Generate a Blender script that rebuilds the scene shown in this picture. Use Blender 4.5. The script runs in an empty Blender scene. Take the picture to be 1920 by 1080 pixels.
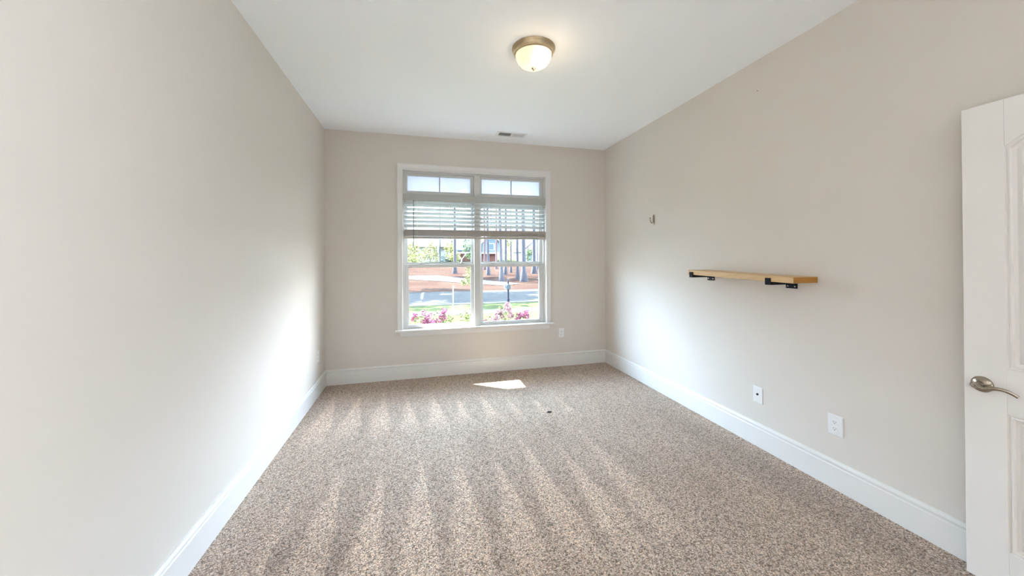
import bpy, bmesh, math, random
from mathutils import Vector, Matrix
random.seed(7)
C = bpy.context.scene.collection
SC = bpy.context.scene
PI = math.pi

# ------------------------------------------------------------------ numbers
XL, XR, YB, YF, ZC = -1.0138, 2.4266, 4.4113, -3.20, 2.8527   # the room
WALL_T = 0.17

# ------------------------------------------------------------------ camera
YAW, PITCH, ROLL = math.radians(14.4078), math.radians(0.2734), math.radians(-0.3326)
fw = Vector((math.sin(YAW), math.cos(YAW), 0)); rt = Vector((math.cos(YAW), -math.sin(YAW), 0)); up = Vector((0, 0, 1))
fw2 = fw*math.cos(PITCH) + up*math.sin(PITCH); up2 = up*math.cos(PITCH) - fw*math.sin(PITCH)
rt3 = rt*math.cos(ROLL) + up2*math.sin(ROLL); up3 = up2*math.cos(ROLL) - rt*math.sin(ROLL)
cam = bpy.data.cameras.new('camera'); camo = bpy.data.objects.new('camera', cam); C.objects.link(camo)
camo.matrix_world = Matrix(((rt3.x, up3.x, -fw2.x, 0), (rt3.y, up3.y, -fw2.y, 0), (rt3.z, up3.z, -fw2.z, 1.3954), (0, 0, 0, 1)))
cam.sensor_width = 36; cam.lens = 678.31/1920*36
cam.shift_x = 0.0; cam.shift_y = -(540-481.96)/1920
cam.clip_start = 0.02; cam.clip_end = 500
SC.camera = camo

# ------------------------------------------------------------------ colour management
vs = SC.view_settings
vs.view_transform = 'Standard'; vs.look = 'None'; vs.gamma = 1; vs.use_curve_mapping = False
vs.exposure = 1.49
SC.cycles.max_bounces = 14; SC.cycles.diffuse_bounces = 8; SC.cycles.transparent_max_bounces = 16
SC.cycles.sample_clamp_indirect = 6.0

# ------------------------------------------------------------------ node helper
class NT:
    def __init__(s, tree): s.t = tree; s.n = tree.nodes; s.l = tree.links
    def new(s, kind, **kw):
        n = s.n.new(kind)
        for k, v in kw.items(): setattr(n, k, v)
        return n
    def put(s, sock, v):
        if isinstance(v, bpy.types.NodeSocket): s.l.new(v, sock)
        elif v is not None: sock.default_value = v
    def m(s, op, a, b=None, c=None, clamp=False):
        n = s.new('ShaderNodeMath', operation=op, use_clamp=clamp)
        s.put(n.inputs[0], a)
        if b is not None: s.put(n.inputs[1], b)
        if c is not None: s.put(n.inputs[2], c)
        return n.outputs[0]
    def smooth(s, v, a, b):
        n = s.new('ShaderNodeMapRange', interpolation_type='SMOOTHSTEP')
        s.put(n.inputs['Value'], v); n.inputs['From Min'].default_value = a; n.inputs['From Max'].default_value = b
        return n.outputs[0]
    def mix(s, f, a, b, blend='MIX'):
        n = s.new('ShaderNodeMix', data_type='RGBA', blend_type=blend)
        s.put(n.inputs['Factor'], f); s.put(n.inputs[6], a); s.put(n.inputs[7], b)
        return n.outputs[2]
    def obj(s): return s.new('ShaderNodeTexCoord').outputs['Object']
    def noise(s, vec, scale, detail=3, rough=.5):
        n = s.new('ShaderNodeTexNoise'); s.put(n.inputs['Vector'], vec)
        n.inputs['Scale'].default_value = scale; n.inputs['Detail'].default_value = detail; n.inputs['Roughness'].default_value = rough
        return n.outputs['Fac']
    def ramp(s, f, stops):
        n = s.new('ShaderNodeValToRGB'); s.put(n.inputs[0], f)
        e = n.color_ramp.elements
        while len(e) < len(stops): e.new(.5)
        for i, (p, c) in enumerate(stops): e[i].position = p; e[i].color = (*c, 1)
        return n.outputs[0]
    def scale(s, vec, v):
        n = s.new('ShaderNodeVectorMath', operation='MULTIPLY'); s.put(n.inputs[0], vec); n.inputs[1].default_value = v
        return n.outputs[0]
    def bump(s, h, strength, dist):
        n = s.new('ShaderNodeBump'); s.put(n.inputs['Height'], h); n.inputs['Strength'].default_value = strength; n.inputs['Distance'].default_value = dist
        return n.outputs[0]

def srgb(r, g, b):
    f = lambda c: (c/255/12.92) if c/255 <= .04045 else ((c/255+.055)/1.055)**2.4
    return (f(r), f(g), f(b))

# ------------------------------------------------------------------ daylight
SKY_LOW, SKY_BAND, SKY_TOP, BACK, SIDE_R, SIDE_RB, SIDE_L, FRONT = 4.6, 23.0, 5.0, 1.0, 6.0, 15.5, 3.0, .62
w = bpy.data.worlds.new('sky'); SC.world = w; w.use_nodes = True
t = NT(w.node_tree); t.n.clear()
out = t.new('ShaderNodeOutputWorld'); bg = t.new('ShaderNodeBackground')
sep = t.new('ShaderNodeSeparateXYZ'); t.l.new(t.new('ShaderNodeTexCoord').outputs['Generated'], sep.inputs[0])
sx_, sy_, sz_ = sep.outputs
el = t.smooth(sz_, .13, .30)
top = t.smooth(sz_, .50, .80)
st = t.m('ADD', t.m('MULTIPLY', el, SKY_BAND-SKY_LOW), SKY_LOW)
st = t.m('SUBTRACT', st, t.m('MULTIPLY', top, SKY_BAND-SKY_TOP))     # a bright hazy band above the trees, a darker zenith
low = t.smooth(sz_, .50, .25)
bk = t.m('MULTIPLY', t.smooth(sy_, -.15, -.60), t.smooth(sz_, .70, .40))    # the dim side, behind the house
right = t.m('MULTIPLY', t.smooth(sx_, .50, .80), low); rb = t.smooth(sy_, .15, -.15); left = t.m('MULTIPLY', t.smooth(sx_, -.30, -.65), low)   # added sky glow at both sides, outside the view, to fill the walls
st = t.m('ADD', t.m('MULTIPLY', st, t.m('SUBTRACT', 1.0, bk)), t.m('MULTIPLY', bk, BACK))
st = t.m('ADD', st, t.m('ADD', t.m('MULTIPLY', right, t.m('ADD', SIDE_R, t.m('MULTIPLY', rb, SIDE_RB-SIDE_R))), t.m('MULTIPLY', left, SIDE_L)))
col = t.mix(el, (0.72, 0.845, 1.0, 1), (0.57, 0.755, 1.0, 1))
fr = t.m('MULTIPLY', t.m('MULTIPLY', t.smooth(sy_, .80, .90), t.smooth(sz_, .16, .10)), t.smooth(sz_, -.2, -.1))       # plain pale sky low over the trees opposite
st = t.m('ADD', t.m('MULTIPLY', st, t.m('SUBTRACT', 1.0, fr)), t.m('MULTIPLY', fr, FRONT))
col = t.mix(fr, col, (.88, .94, 1.0, 1))
col = t.mix(t.m('MULTIPLY', right, .9), col, (0.925, .93, .985, 1))
t.l.new(col, bg.inputs[0]); t.l.new(st, bg.inputs[1]); t.l.new(bg.outputs[0], out.inputs[0])
w.cycles.sampling_method = 'MANUAL'; w.cycles.sample_map_resolution = 512

SUN_DIR = Vector((.807*math.cos(math.radians(44.8)), -.590*math.cos(math.radians(44.8)), -math.sin(math.radians(44.8))))
sun = bpy.data.lights.new('sun', 'SUN'); sun.energy = 44.0; sun.angle = math.radians(.53); sun.color = (1.0, .95, .87)
so = bpy.data.objects.new('sun', sun); C.objects.link(so)
so.rotation_euler = SUN_DIR.to_track_quat('-Z', 'Y').to_euler()

def portal(name, loc, rot, sx, sy):
    l = bpy.data.lights.new(name, 'AREA'); l.shape = 'RECTANGLE'; l.size = sx; l.size_y = sy; l.cycles.is_portal = True
    o = bpy.data.objects.new(name, l); C.objects.link(o); o.location = loc; o.rotation_euler = rot
portal('daylight_portal', (.70, YB+.30, 1.50), (-PI/2, 0, 0), 2.1, 2.2)          # sky through the back window
portal('daylight_portal', (XR+.22, -2.20, 1.45), (0, PI/2, 0), 2.1, 1.8)       # sky through the added window beside the camera

# ------------------------------------------------------------------ materials
MATS = {}
def mat(name, color=(.8, .8, .8), rough=.5, metal=0, spec=.5, bump=None, noise=None, emit=None):
    """procedural principled; noise=(scale, amount) varies the colour, bump=(scale, strength, dist)"""
    if name in MATS: return MATS[name]
    m = bpy.data.materials.new(name); m.use_nodes = True; MATS[name] = m
    t = NT(m.node_tree); b = t.n['Principled BSDF']
    b.inputs['Roughness'].default_value = rough; b.inputs['Metallic'].default_value = metal
    b.inputs['Specular IOR Level'].default_value = spec
    o = t.obj()
    sc, am = noise or (9, .03)
    f = t.noise(o, sc, 4)
    lo = tuple(c*(1-am) for c in color); hi = tuple(min(1, c*(1+am)) for c in color)
    t.l.new(t.ramp(f, [(.25, lo), (.75, hi)]), b.inputs['Base Color'])
    if bump:
        t.l.new(t.bump(t.noise(o, bump[0], 3), bump[1], bump[2]), b.inputs['Normal'])
    if emit:
        b.inputs['Emission Color'].default_value = (*emit[0], 1); b.inputs['Emission Strength'].default_value = emit[1]
    return m

WALL = mat('wall_paint', (.648, .606, .556), .62, spec=.3, bump=(260, .06, .0006), noise=(1.2, .012))
CEIL = mat('ceiling_paint', (.91, .94, .985), .8, spec=.2, bump=(180, .08, .0008), noise=(1, .01))
TRIM = mat('trim_paint', (.72, .71, .69), .32, spec=.45, noise=(3, .01))
VINYL = mat('window_vinyl', (.60, .60, .585), .35, spec=.45, noise=(4, .012))
DOORM = mat('door_paint', (.76, .74, .71), .38, spec=.4, noise=(5, .012), bump=(90, .03, .0005))
PLATE = mat('plate_plastic', (.76, .76, .76), .3, noise=(30, .01))
SLOT = mat('slot_dark', (.03, .03, .03), .5)
VENTM = mat('vent_enamel', (.80, .81, .81), .4, noise=(20, .01))
VENTDARK = mat('duct_dark', (.035, .045, .055), .7)
NICKEL = mat('satin_nickel', (.37, .32, .26), .22, metal=1, noise=(40, .06))
PANM = mat('brushed_bronze_nickel', (.52, .41, .27), .36, metal=1, noise=(30, .08))
BLACK = mat('black_iron', (.006, .008, .016), .5, spec=.18, noise=(40, .2))
SLATM = mat('blind_faux_wood', (.42, .43, .415), .42, noise=(14, .03))
RAILM = mat('blind_rail_faux_wood', (.44, .41, .375), .45, noise=(14, .03))
CORDM = mat('blind_cord', (.85, .86, .86), .7)
WANDM = mat('blind_wand_grey', (.18, .20, .22), .25)
GRILLE = mat('window_grille_grey', (.33, .36, .38), .45)
LINT = mat('dark_lint', (.035, .03, .03), .9)

def wood():
    m = bpy.data.materials.new('oak_board'); m.use_nodes = True
    t = NT(m.node_tree); b = t.n['Principled BSDF']; b.inputs['Roughness'].default_value = .42
    o = t.obj(); s = t.scale(o, (9, 1.1, 9))
    n = t.noise(s, 6, 6, .6); n2 = t.noise(t.scale(o, (60, 2.5, 60)), 4, 4)
    f = t.m('ADD', t.m('MULTIPLY', n, .7), t.m('MULTIPLY', n2, .3))
    t.l.new(t.ramp(f, [(.3, (.50, .32, .15)), (.5, (.60, .41, .21)), (.72, (.67, .48, .27))]), b.inputs['Base Color'])
    t.l.new(t.bump(n2, .08, .001), b.inputs['Normal'])
    return m
def endgrain():
    m = bpy.data.materials.new('oak_end_grain'); m.use_nodes = True
    t = NT(m.node_tree); b = t.n['Principled BSDF']; b.inputs['Roughness'].default_value = .55
    o = t.obj(); n = t.noise(t.scale(o, (6, 6, 70)), 5, 5, .6)
    t.l.new(t.ramp(n, [(.3, (.30, .125, .012)), (.7, (.45, .21, .03))]), b.inputs['Base Color'])
    return m
WOOD = wood(); ENDG = endgrain()

def glass():
    m = bpy.data.materials.new('window_glass'); m.use_nodes = True
    t = NT(m.node_tree); t.n.clear(); o = t.new('ShaderNodeOutputMaterial')
    tr = t.new('ShaderNodeBsdfTransparent'); gl = t.new('ShaderNodeBsdfGlossy'); gl.inputs['Roughness'].default_value = .01
    fc = t.new('ShaderNodeLayerWeight'); fc.inputs[0].default_value = .5
    fr = t.m('ADD', .025, t.m('MULTIPLY', t.m('POWER', fc.outputs['Facing'], 5.0), .8))
    n = t.noise(t.obj(), .8, 2)
    t.l.new(t.ramp(n, [(.3, (.93, .955, .95)), (.7, (.95, .965, .96))]), tr.inputs[0])
    mx = t.new('ShaderNodeMixShader'); t.l.new(fr, mx.inputs[0]); t.l.new(tr.outputs[0], mx.inputs[1]); t.l.new(gl.outputs[0], mx.inputs[2])
    t.l.new(mx.outputs[0], o.inputs[0]); return m
def frosted():
    m = bpy.data.materials.new('frosted_transom_glass'); m.use_nodes = True
    t = NT(m.node_tree); t.n.clear(); o = t.new('ShaderNodeOutputMaterial')
    tl = t.new('ShaderNodeBsdfTranslucent'); gl = t.new('ShaderNodeBsdfGlossy'); gl.inputs['Roughness'].default_value = .02
    n = t.noise(t.obj(), 2, 2); t.l.new(t.ramp(n, [(.3, (.40, .405, .43)), (.7, (.42, .425, .45))]), tl.inputs[0])
    mx = t.new('ShaderNodeMixShader'); mx.inputs[0].default_value = .10; t.l.new(tl.outputs[0], mx.inputs[1]); t.l.new(gl.outputs[0], mx.inputs[2])
    t.l.new(mx.outputs[0], o.inputs[0]); return m
GLASS = glass(); FROST = frosted()

def shade():
    m = bpy.data.materials.new('alabaster_lit_glass'); m.use_nodes = True
    t = NT(m.node_tree); b = t.n['Principled BSDF']
    b.inputs['Base Color'].default_value = (.22, .20, .15, 1); b.inputs['Roughness'].default_value = .3
    o = t.obj(); n = t.noise(o, 9, 3, .5)
    dx = t.new('ShaderNodeVectorMath', operation='DISTANCE'); t.l.new(o, dx.inputs[0]); dx.inputs[1].default_value = (.06, -.09, -.09)
    glow = t.smooth(dx.outputs['Value'], .13, .02)            # the bulb behind the glass
    st = t.m('ADD', t.m('MULTIPLY', glow, .7), t.m('ADD', t.m('MULTIPLY', n, .24), .27))
    t.l.new(t.mix(glow, (1.0, .84, .52, 1), (1.0, .93, .76, 1)), b.inputs['Emission Color']); t.l.new(st, b.inputs['Emission Strength'])
    return m
SHADE = shade()

def carpet():
    m = bpy.data.materials.new('flecked_carpet'); m.use_nodes = True
    t = NT(m.node_tree); b = t.n['Principled BSDF']; b.inputs['Roughness'].default_value = .95
    b.inputs['Specular IOR Level'].default_value = .1
    b.inputs['Sheen Weight'].default_value = .25; b.inputs['Sheen Roughness'].default_value = .5
    o = t.obj()
    sp = t.new('ShaderNodeSeparateXYZ'); t.l.new(o, sp.inputs[0]); x, y = sp.outputs[0], sp.outputs[1]
    # tufts
    wob = t.new('ShaderNodeTexNoise'); wob.inputs['Scale'].default_value = 90; t.l.new(o, wob.inputs['Vector'])
    v = t.new('ShaderNodeVectorMath', operation='MULTIPLY_ADD'); t.l.new(wob.outputs['Color'], v.inputs[0]); v.inputs[1].default_value = (.012, .012, .012); t.l.new(o, v.inputs[2])
    vo = t.new('ShaderNodeTexVoronoi', feature='F1'); vo.inputs['Scale'].default_value = 175; t.l.new(v.outputs[0], vo.inputs['Vector'])
    ch = t.new('ShaderNodeSeparateColor'); t.l.new(vo.outputs['Color'], ch.inputs[0])
    base = t.ramp(ch.outputs[0], [(0, (.12, .080, .056)), (.14, (.20, .145, .108)), (.32, (.345, .260, .200)), (.62, (.47, .370, .295)), (1, (.63, .530, .445))])
    tint = t.ramp(ch.outputs[1], [(0, (.97, 1.02, 1.03)), (.3, (1.03, .99, .95)), (.7, (1.05, .98, .95)), (1, (1.14, 1.0, .82))])
    base = t.mix(1.0, base, tint, 'MULTIPLY')
    gap = t.smooth(vo.outputs['Distance'], .75, .30)           # dark between the tufts
    # vacuum tracks: wedges of brushed nap, one row at the window, one before it
    wx = t.m('ADD', x, t.m('MULTIPLY', t.m('SUBTRACT', t.noise(o, 3.5, 3), .5), .05))
    def row(x0, per, ya, slope, L, wl, wr, lean, xa, xb, y_end):
        ph = t.m('DIVIDE', t.m('SUBTRACT', wx, x0), per)
        k = t.m('FLOOR', t.m('ADD', ph, .5))
        xc = t.m('ADD', t.m('MULTIPLY', k, per), x0)
        jit = t.m('MULTIPLY', t.m('SINE', t.m('MULTIPLY', k, 2.7)), .07)
        ty = t.m('SUBTRACT', t.m('ADD', t.m('ADD', t.m('MULTIPLY', xc, slope), ya), jit), y)   # below the apex
        d = t.m('SUBTRACT', t.m('SUBTRACT', wx, xc), t.m('MULTIPLY', ty, lean))
        tt = t.m('DIVIDE', ty, L)
        ttc = t.m('MINIMUM', t.m('MAXIMUM', tt, 0), 1.05)
        right = t.smooth(t.m('SUBTRACT', t.m('MULTIPLY', ttc, wr), d), -.004, .020)
        left = t.smooth(t.m('ADD', t.m('MULTIPLY', ttc, wl), d), -.02, .045)
        on = t.m('MULTIPLY', t.smooth(ty, .0, .10), t.smooth(y, y_end-.22, y_end+.25))
        span = t.m('MULTIPLY', t.smooth(x, xa-.06, xa+.06), t.smooth(x, xb+.2, xb-.2))
        return t.m('MULTIPLY', t.m('MULTIPLY', right, left), t.m('MULTIPLY', on, span))
    r1 = row(-.598, .240, 3.88, -.30, .78, .07, .125, 0, -.92, 1.5, 3.12)
    r2 = row(.006, .250, 2.71, .02, .85, .105, .080, .0, -.72, 1.3, 1.55)
    hi = t.m('MAXIMUM', r1, r2)
    # darker brushed patches
    dk = t.smooth(t.noise(t.scale(o, (1.6, .55, 1)), 2.1, 3, .55), .48, .70)
    # the near-left patch, and a swept band along the right wall
    def blob(cx, cy, rx, ry):
        a = t.m('POWER', t.m('DIVIDE', t.m('SUBTRACT', wx, cx), rx), 2); c = t.m('POWER', t.m('DIVIDE', t.m('SUBTRACT', y, cy), ry), 2)
        return t.smooth(t.m('ADD', a, c), 1.15, .35)
    near = blob(-.52, 1.72, .24, .42)
    band = t.m('MULTIPLY', t.smooth(t.m('ABSOLUTE', t.m('SUBTRACT', t.m('SUBTRACT', wx, 2.20), t.m('MULTIPLY', t.m('SUBTRACT', y, 1.6), -.05))), .20, .05), t.smooth(y, 3.4, 2.4))
    spot = t.m('MAXIMUM', blob(.083, 2.347, .018, .016), blob(.66, 1.80, .016, .02))
    lum = t.m('ADD', 1.20, t.m('MULTIPLY', hi, .43))
    lum = t.m('SUBTRACT', lum, t.m('MULTIPLY', t.m('MAXIMUM', t.m('MULTIPLY', dk, .5), t.m('MAXIMUM', near, t.m('MULTIPLY', band, .75))), .27))
    lum = t.m('MULTIPLY', lum, t.m('SUBTRACT', 1.0, t.m('MULTIPLY', spot, .5)))
    lum = t.m('MULTIPLY', lum, t.m('ADD', .55, t.m('MULTIPLY', gap, .55)))
    cc = t.new('ShaderNodeCombineColor'); [t.l.new(lum, cc.inputs[i]) for i in range(3)]
    t.l.new(t.mix(1.0, base, cc.outputs[0], 'MULTIPLY'), b.inputs['Base Color'])
    h = t.m('ADD', gap, t.m('MULTIPLY', t.noise(o, 300, 2), .6))
    t.l.new(t.bump(h, .55, .006), b.inputs['Normal'])
    return m
CARPET = carpet()

# exterior
def ground(name, c1, c2, scale, c3=None, rough=.95):
    m = bpy.data.materials.new(name); m.use_nodes = True
    t = NT(m.node_tree); b = t.n['Principled BSDF']; b.inputs['Roughness'].default_value = rough; b.inputs['Specular IOR Level'].default_value = 0
    o = t.obj(); f = t.m('ADD', t.m('MULTIPLY', t.noise(o, scale, 6, .65), .6), t.m('MULTIPLY', t.noise(o, scale*.06, 3), .4))
    st = [(.36, c1), (.62, c2)]
    if c3: st = [(.34, c1), (.5, c2), (.66, c3)]
    t.l.new(t.ramp(f, st), b.inputs['Base Color'])
    t.l.new(t.bump(t.noise(o, scale*2, 4), .4, .02), b.inputs['Normal'])
    return m
LAWN = ground('lawn_grass', (0.024, 0.031, 0.014), (0.040, 0.045, 0.024), 9)
STRAW = ground('pine_straw', (0.017, 0.009, 0.009), (0.026, 0.017, 0.014), 7, (0.032, 0.024, 0.019))
ASPH = ground('street_asphalt', (0.030, 0.030, 0.030), (0.039, 0.039, 0.039), 12)
CONC = ground('sidewalk_concrete', (0.063, 0.059, 0.057), (0.075, 0.071, 0.068), 5)
BARK = mat('pine_bark', (.050, .050, .058), .9, noise=(6, .35), bump=(14, .6, .03), spec=0)
BARKR = mat('pine_bark_reddish', (.075, .052, .056), .9, noise=(6, .35), bump=(14, .6, .03), spec=0)
NEEDLE = mat('pine_needles', (.07, .12, .045), .7, noise=(2, .4), spec=0)
LEAFY = mat('leaf_yellow_green', (0.170, 0.172, 0.075), .6, noise=(3, .35), spec=0)
LEAFG = mat('leaf_mid_green', (0.075, 0.105, 0.050), .6, noise=(3, .35), spec=0)
LEAFD = mat('leaf_dark_green', (0.013, 0.034, 0.022), .6, noise=(3, .35), spec=0)
LEAFA = mat('leaf_azalea', (0.080, 0.092, 0.040), .55, noise=(12, .35), spec=0)
STEM = mat('shrub_stem', (.045, .030, .024), .9, spec=0)
PETAL = mat('azalea_petal_pink', (0.151, 0.054, 0.094), .6, noise=(40, .25), spec=0)
PETALL = mat('azalea_petal_pale_pink', (0.173, 0.105, 0.122), .6, noise=(40, .18), spec=0)
SIDW = mat('siding_white', (0.310, 0.317, 0.318), .6, noise=(2, .03), spec=0)
SIDB = mat('siding_blue_grey', (0.090, 0.120, 0.138), .6, noise=(2, .05), spec=0)
BRICK = mat('brick_rose', (0.091, 0.044, 0.038), .8, noise=(8, .2), spec=0)
ROOFB = mat('roof_blue_grey', (0.065, 0.079, 0.103), .85, noise=(6, .1), spec=0)
ROOFG = mat('roof_light_grey', (0.106, 0.108, 0.114), .85, noise=(6, .1), spec=0)
DARKW = mat('dark_window_glass', (.06, .09, .11), .15)
EXTW = mat('sun_block_siding', (.62, .60, .55), .7, spec=0)

# ------------------------------------------------------------------ mesh helpers
class MB:
    def __init__(s): s.b = bmesh.new()
    def box(s, x0, y0, z0, x1, y1, z1, bev=0, seg=2, M=None):
        bm = bmesh.new(); bmesh.ops.create_cube(bm, size=1)
        for v in bm.verts: v.co = Vector(((x0+x1)/2+v.co.x*(x1-x0), (y0+y1)/2+v.co.y*(y1-y0), (z0+z1)/2+v.co.z*(z1-z0)))
        if bev: bmesh.ops.bevel(bm, geom=bm.edges[:], offset=bev, segments=seg, profile=.5, affect='EDGES')
        return s.add(bm, M)
    def add(s, bm, M=None):
        if M is not None: bm.transform(M)
        me = bpy.data.meshes.new('tmp'); bm.to_mesh(me); bm.free(); s.b.from_mesh(me); bpy.data.meshes.remove(me); return s
    def lathe(s, prof, seg=40, M=None, sx=1, sy=1):
        bm = bmesh.new(); rings = []
        for r, z in prof:
            if r < 1e-6: rings.append([bm.verts.new((0, 0, z))])
            else: rings.append([bm.verts.new((r*sx*math.cos(2*PI*i/seg), r*sy*math.sin(2*PI*i/seg), z)) for i in range(seg)])
        for a, c in zip(rings, rings[1:]):
            for i in range(seg):
                j = (i+1) % seg
                if len(a) == 1 and len(c) == 1: continue
                if len(a) == 1: bm.faces.new((a[0], c[i], c[j]))
                elif len(c) == 1: bm.faces.new((a[i], a[j], c[0]))
                else: bm.faces.new((a[i], a[j], c[j], c[i]))
        bmesh.ops.recalc_face_normals(bm, faces=bm.faces[:])
        return s.add(bm, M)
    def tube(s, pts, rad, seg=10, flat=None, caps=True):
        """swept circle (or ellipse flat=(a,b) multipliers) along pts; rad scalar or list"""
        bm = bmesh.new(); pts = [Vector(p) for p in pts]; n = len(pts); rings = []
        rads = rad if isinstance(rad, (list, tuple)) else [rad]*n
        for i, p in enumerate(pts):
            d = (pts[min(i+1, n-1)]-pts[max(i-1, 0)]).normalized()
            ref = Vector((0, 0, 1)) if abs(d.z) < .9 else Vector((1, 0, 0))
            u = d.cross(ref).normalized(); v = u.cross(d).normalized()
            fa, fb = flat or (1, 1)
            rings.append([bm.verts.new(p+u*math.cos(2*PI*k/seg)*rads[i]*fa+v*math.sin(2*PI*k/seg)*rads[i]*fb) for k in range(seg)])
        for a, c in zip(rings, rings[1:]):
            for k in range(seg): bm.faces.new((a[k], a[(k+1) % seg], c[(k+1) % seg], c[k]))
        if caps: bm.faces.new(rings[0][::-1]); bm.faces.new(rings[-1])
        bmesh.ops.recalc_face_normals(bm, faces=bm.faces[:])
        return s.add(bm)
    def prism(s, poly, axis, a, c, M=None):
        """polygon of 2-D points extruded along axis ('x','y','z') from a to c"""
        def P(u, v, k): return {'x': (k, u, v), 'y': (u, k, v), 'z': (u, v, k)}[axis]
        bm = bmesh.new(); A = [bm.verts.new(P(u, v, a)) for u, v in poly]; B = [bm.verts.new(P(u, v, c)) for u, v in poly]
        bm.faces.new(A); bm.faces.new(B[::-1]); n = len(poly)
        for i in range(n): bm.faces.new((A[i], A[(i+1) % n], B[(i+1) % n], B[i]))
        bmesh.ops.recalc_face_normals(bm, faces=bm.faces[:])
        return s.add(bm, M)
    def build(s, name, material, parent=None, smooth=False, mats=None):
        me = bpy.data.meshes.new(name); s.b.to_mesh(me); s.b.free()
        me.materials.append(material)
        for mm in mats or []: me.materials.append(mm)
        if smooth:
            for p in me.polygons: p.use_smooth = True
            try: me.set_sharp_from_angle(angle=math.radians(38))
            except Exception: pass
        o = bpy.data.objects.new(name, me); C.objects.link(o)
        if parent is not None: o.parent = parent
        return o

def tag(o, label=None, cat=None, group=None, kind=None):
    for k, v in (('label', label), ('category', cat), ('group', group), ('kind', kind)):
        if v: o[k] = v
    return o
def empty(name, loc=(0, 0, 0), rz=0, **kw):
    o = bpy.data.objects.new(name, None); C.objects.link(o); o.location = loc; o.rotation_euler = (0, 0, rz); o.empty_display_size = .05
    return tag(o, **kw)
def dup(root, loc, rz=None, scale=None, **kw):
    r = root.copy(); C.objects.link(r); r.location = loc
    if rz is not None: r.rotation_euler = (0, 0, rz)
    if scale: r.scale = scale
    tag(r, **kw)
    for ch in list(root.children):
        c = ch.copy(); C.objects.link(c); c.parent = r
        for g in list(ch.children):
            d = g.copy(); C.objects.link(d); d.parent = c
    return r
def S(o): o['kind'] = 'structure'; return o

# ------------------------------------------------------------------ room shell
S(MB().box(XL-.3, YF-.3, -.25, XR+.3, YB+WALL_T, 0).build('floor', CARPET))
S(MB().box(XL-.3, YF-.3, ZC, XR+.3, YB+WALL_T, ZC+.15).build('ceiling', CEIL))
S(MB().box(XL-.15, YF-.15, 0, XL, YB+WALL_T, ZC).build('wall_left', WALL))
# right wall: the doorway of the open door and an added unseen window for fill daylight
DOY0, DOY1, W2Y0, W2Y1, W2Z0, W2Z1 = -.55, .262, -3.00, -1.40, .50, 2.40
m = MB(); XW = XR+.15
m.box(XR, DOY1, 0, XW, YB+WALL_T, ZC); m.box(XR, DOY0, 2.05, XW, DOY1, ZC); m.box(XR, W2Y1, 0, XW, DOY0, ZC)
m.box(XR, W2Y0, 0, XW, W2Y1, W2Z0); m.box(XR, W2Y0, W2Z1, XW, W2Y1, ZC); m.box(XR, YF-.15, 0, XW, W2Y0, ZC)
S(m.build('wall_right', WALL))
# window opening in the back wall
OX0, OX1, OZ0, OZ1 = -.184, 1.583, .572, 2.445
m = MB()
m.box(XL, YB, 0, OX0-.012, YB+WALL_T, ZC); m.box(OX1+.012, YB, 0, XR, YB+WALL_T, ZC)
m.box(OX0-.012, YB, 0, OX1+.012, YB+WALL_T, OZ0-.03); m.box(OX0-.012, YB, OZ1+.012, OX1+.012, YB+WALL_T, ZC)
S(m.build('wall_back', WALL))
S(MB().box(XL, YF-.15, 0, XR, YF, ZC).build('wall_front', WALL))
# a short dark hall behind that doorway
m = MB(); m.box(XW+1.1, DOY0-.6, 0, XW+1.2, DOY1+.6, ZC); m.box(XW, DOY0-.7, 0, XW+1.2, DOY0-.6, ZC); m.box(XW, DOY1+.6, 0, XW+1.2, DOY1+.7, ZC); m.box(XW, DOY0-.7, ZC, XW+1.2, DOY1+.7, ZC+.1); m.box(XW, DOY0-.7, -.1, XW+1.2, DOY1+.7, 0)
S(m.build('wall_hall', WALL))
w2 = S(empty('fill_window', (XR, (W2Y0+W2Y1)/2, W2Z0)))  # added out of view, lets in daylight to fill the room
m = MB(); hx = (W2Y1-W2Y0)/2; hz = W2Z1-W2Z0
m.box(.04, -hx, 0, .10, -hx+.05, hz); m.box(.04, hx-.05, 0, .10, hx, hz); m.box(.04, -hx+.05, 0, .10, hx-.05, .05); m.box(.04, -hx+.05, hz-.05, .10, hx-.05, hz)
m.box(.04, -.025, .05, .10, .025, hz-.05)
m.build('window_frame', VINYL, w2)
for sx in (-1, 1):
    MB().box(.067, min(sx*.025, sx*(hx-.05)), .05, .073, max(sx*.025, sx*(hx-.05)), hz-.05).build('pane', GLASS, w2)

# baseboards: square-edged board with a moulded cap
BH, BT = .170, .016
PROF = [(0, 0), (BT, 0), (BT, BH-.036), (BT-.003, BH-.035), (BT-.006, BH-.030), (BT-.0055, BH-.026), (BT, BH-.022), (BT+.001, BH-.015), (BT-.001, BH-.009), (BT-.006, BH-.005), (BT-.008, BH), (0, BH)]
S(MB().prism([(XL+u, v) for u, v in PROF], 'y', YF, YB-BT).build('baseboard_left', TRIM))
S(MB().prism([(XR-u, v) for u, v in PROF], 'y', DOY1+.02, YB-BT).build('baseboard_right', TRIM))
S(MB().prism([(YB-u, v) for u, v in PROF], 'x', XL, XR).build('baseboard_back', TRIM))

# ------------------------------------------------------------------ window
win = S(empty('window_1', ((OX0+OX1)/2, YB, OZ0))); WX, WY, WZ = (OX0+OX1)/2, YB, OZ0
def wp(mb, name, material, parent=win, smooth=False):
    o = mb.build(name, material, parent, smooth)
    off = Vector((WX, WY, WZ))
    o.data.transform(Matrix.Translation(-off)); return o
CW = .063
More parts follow.
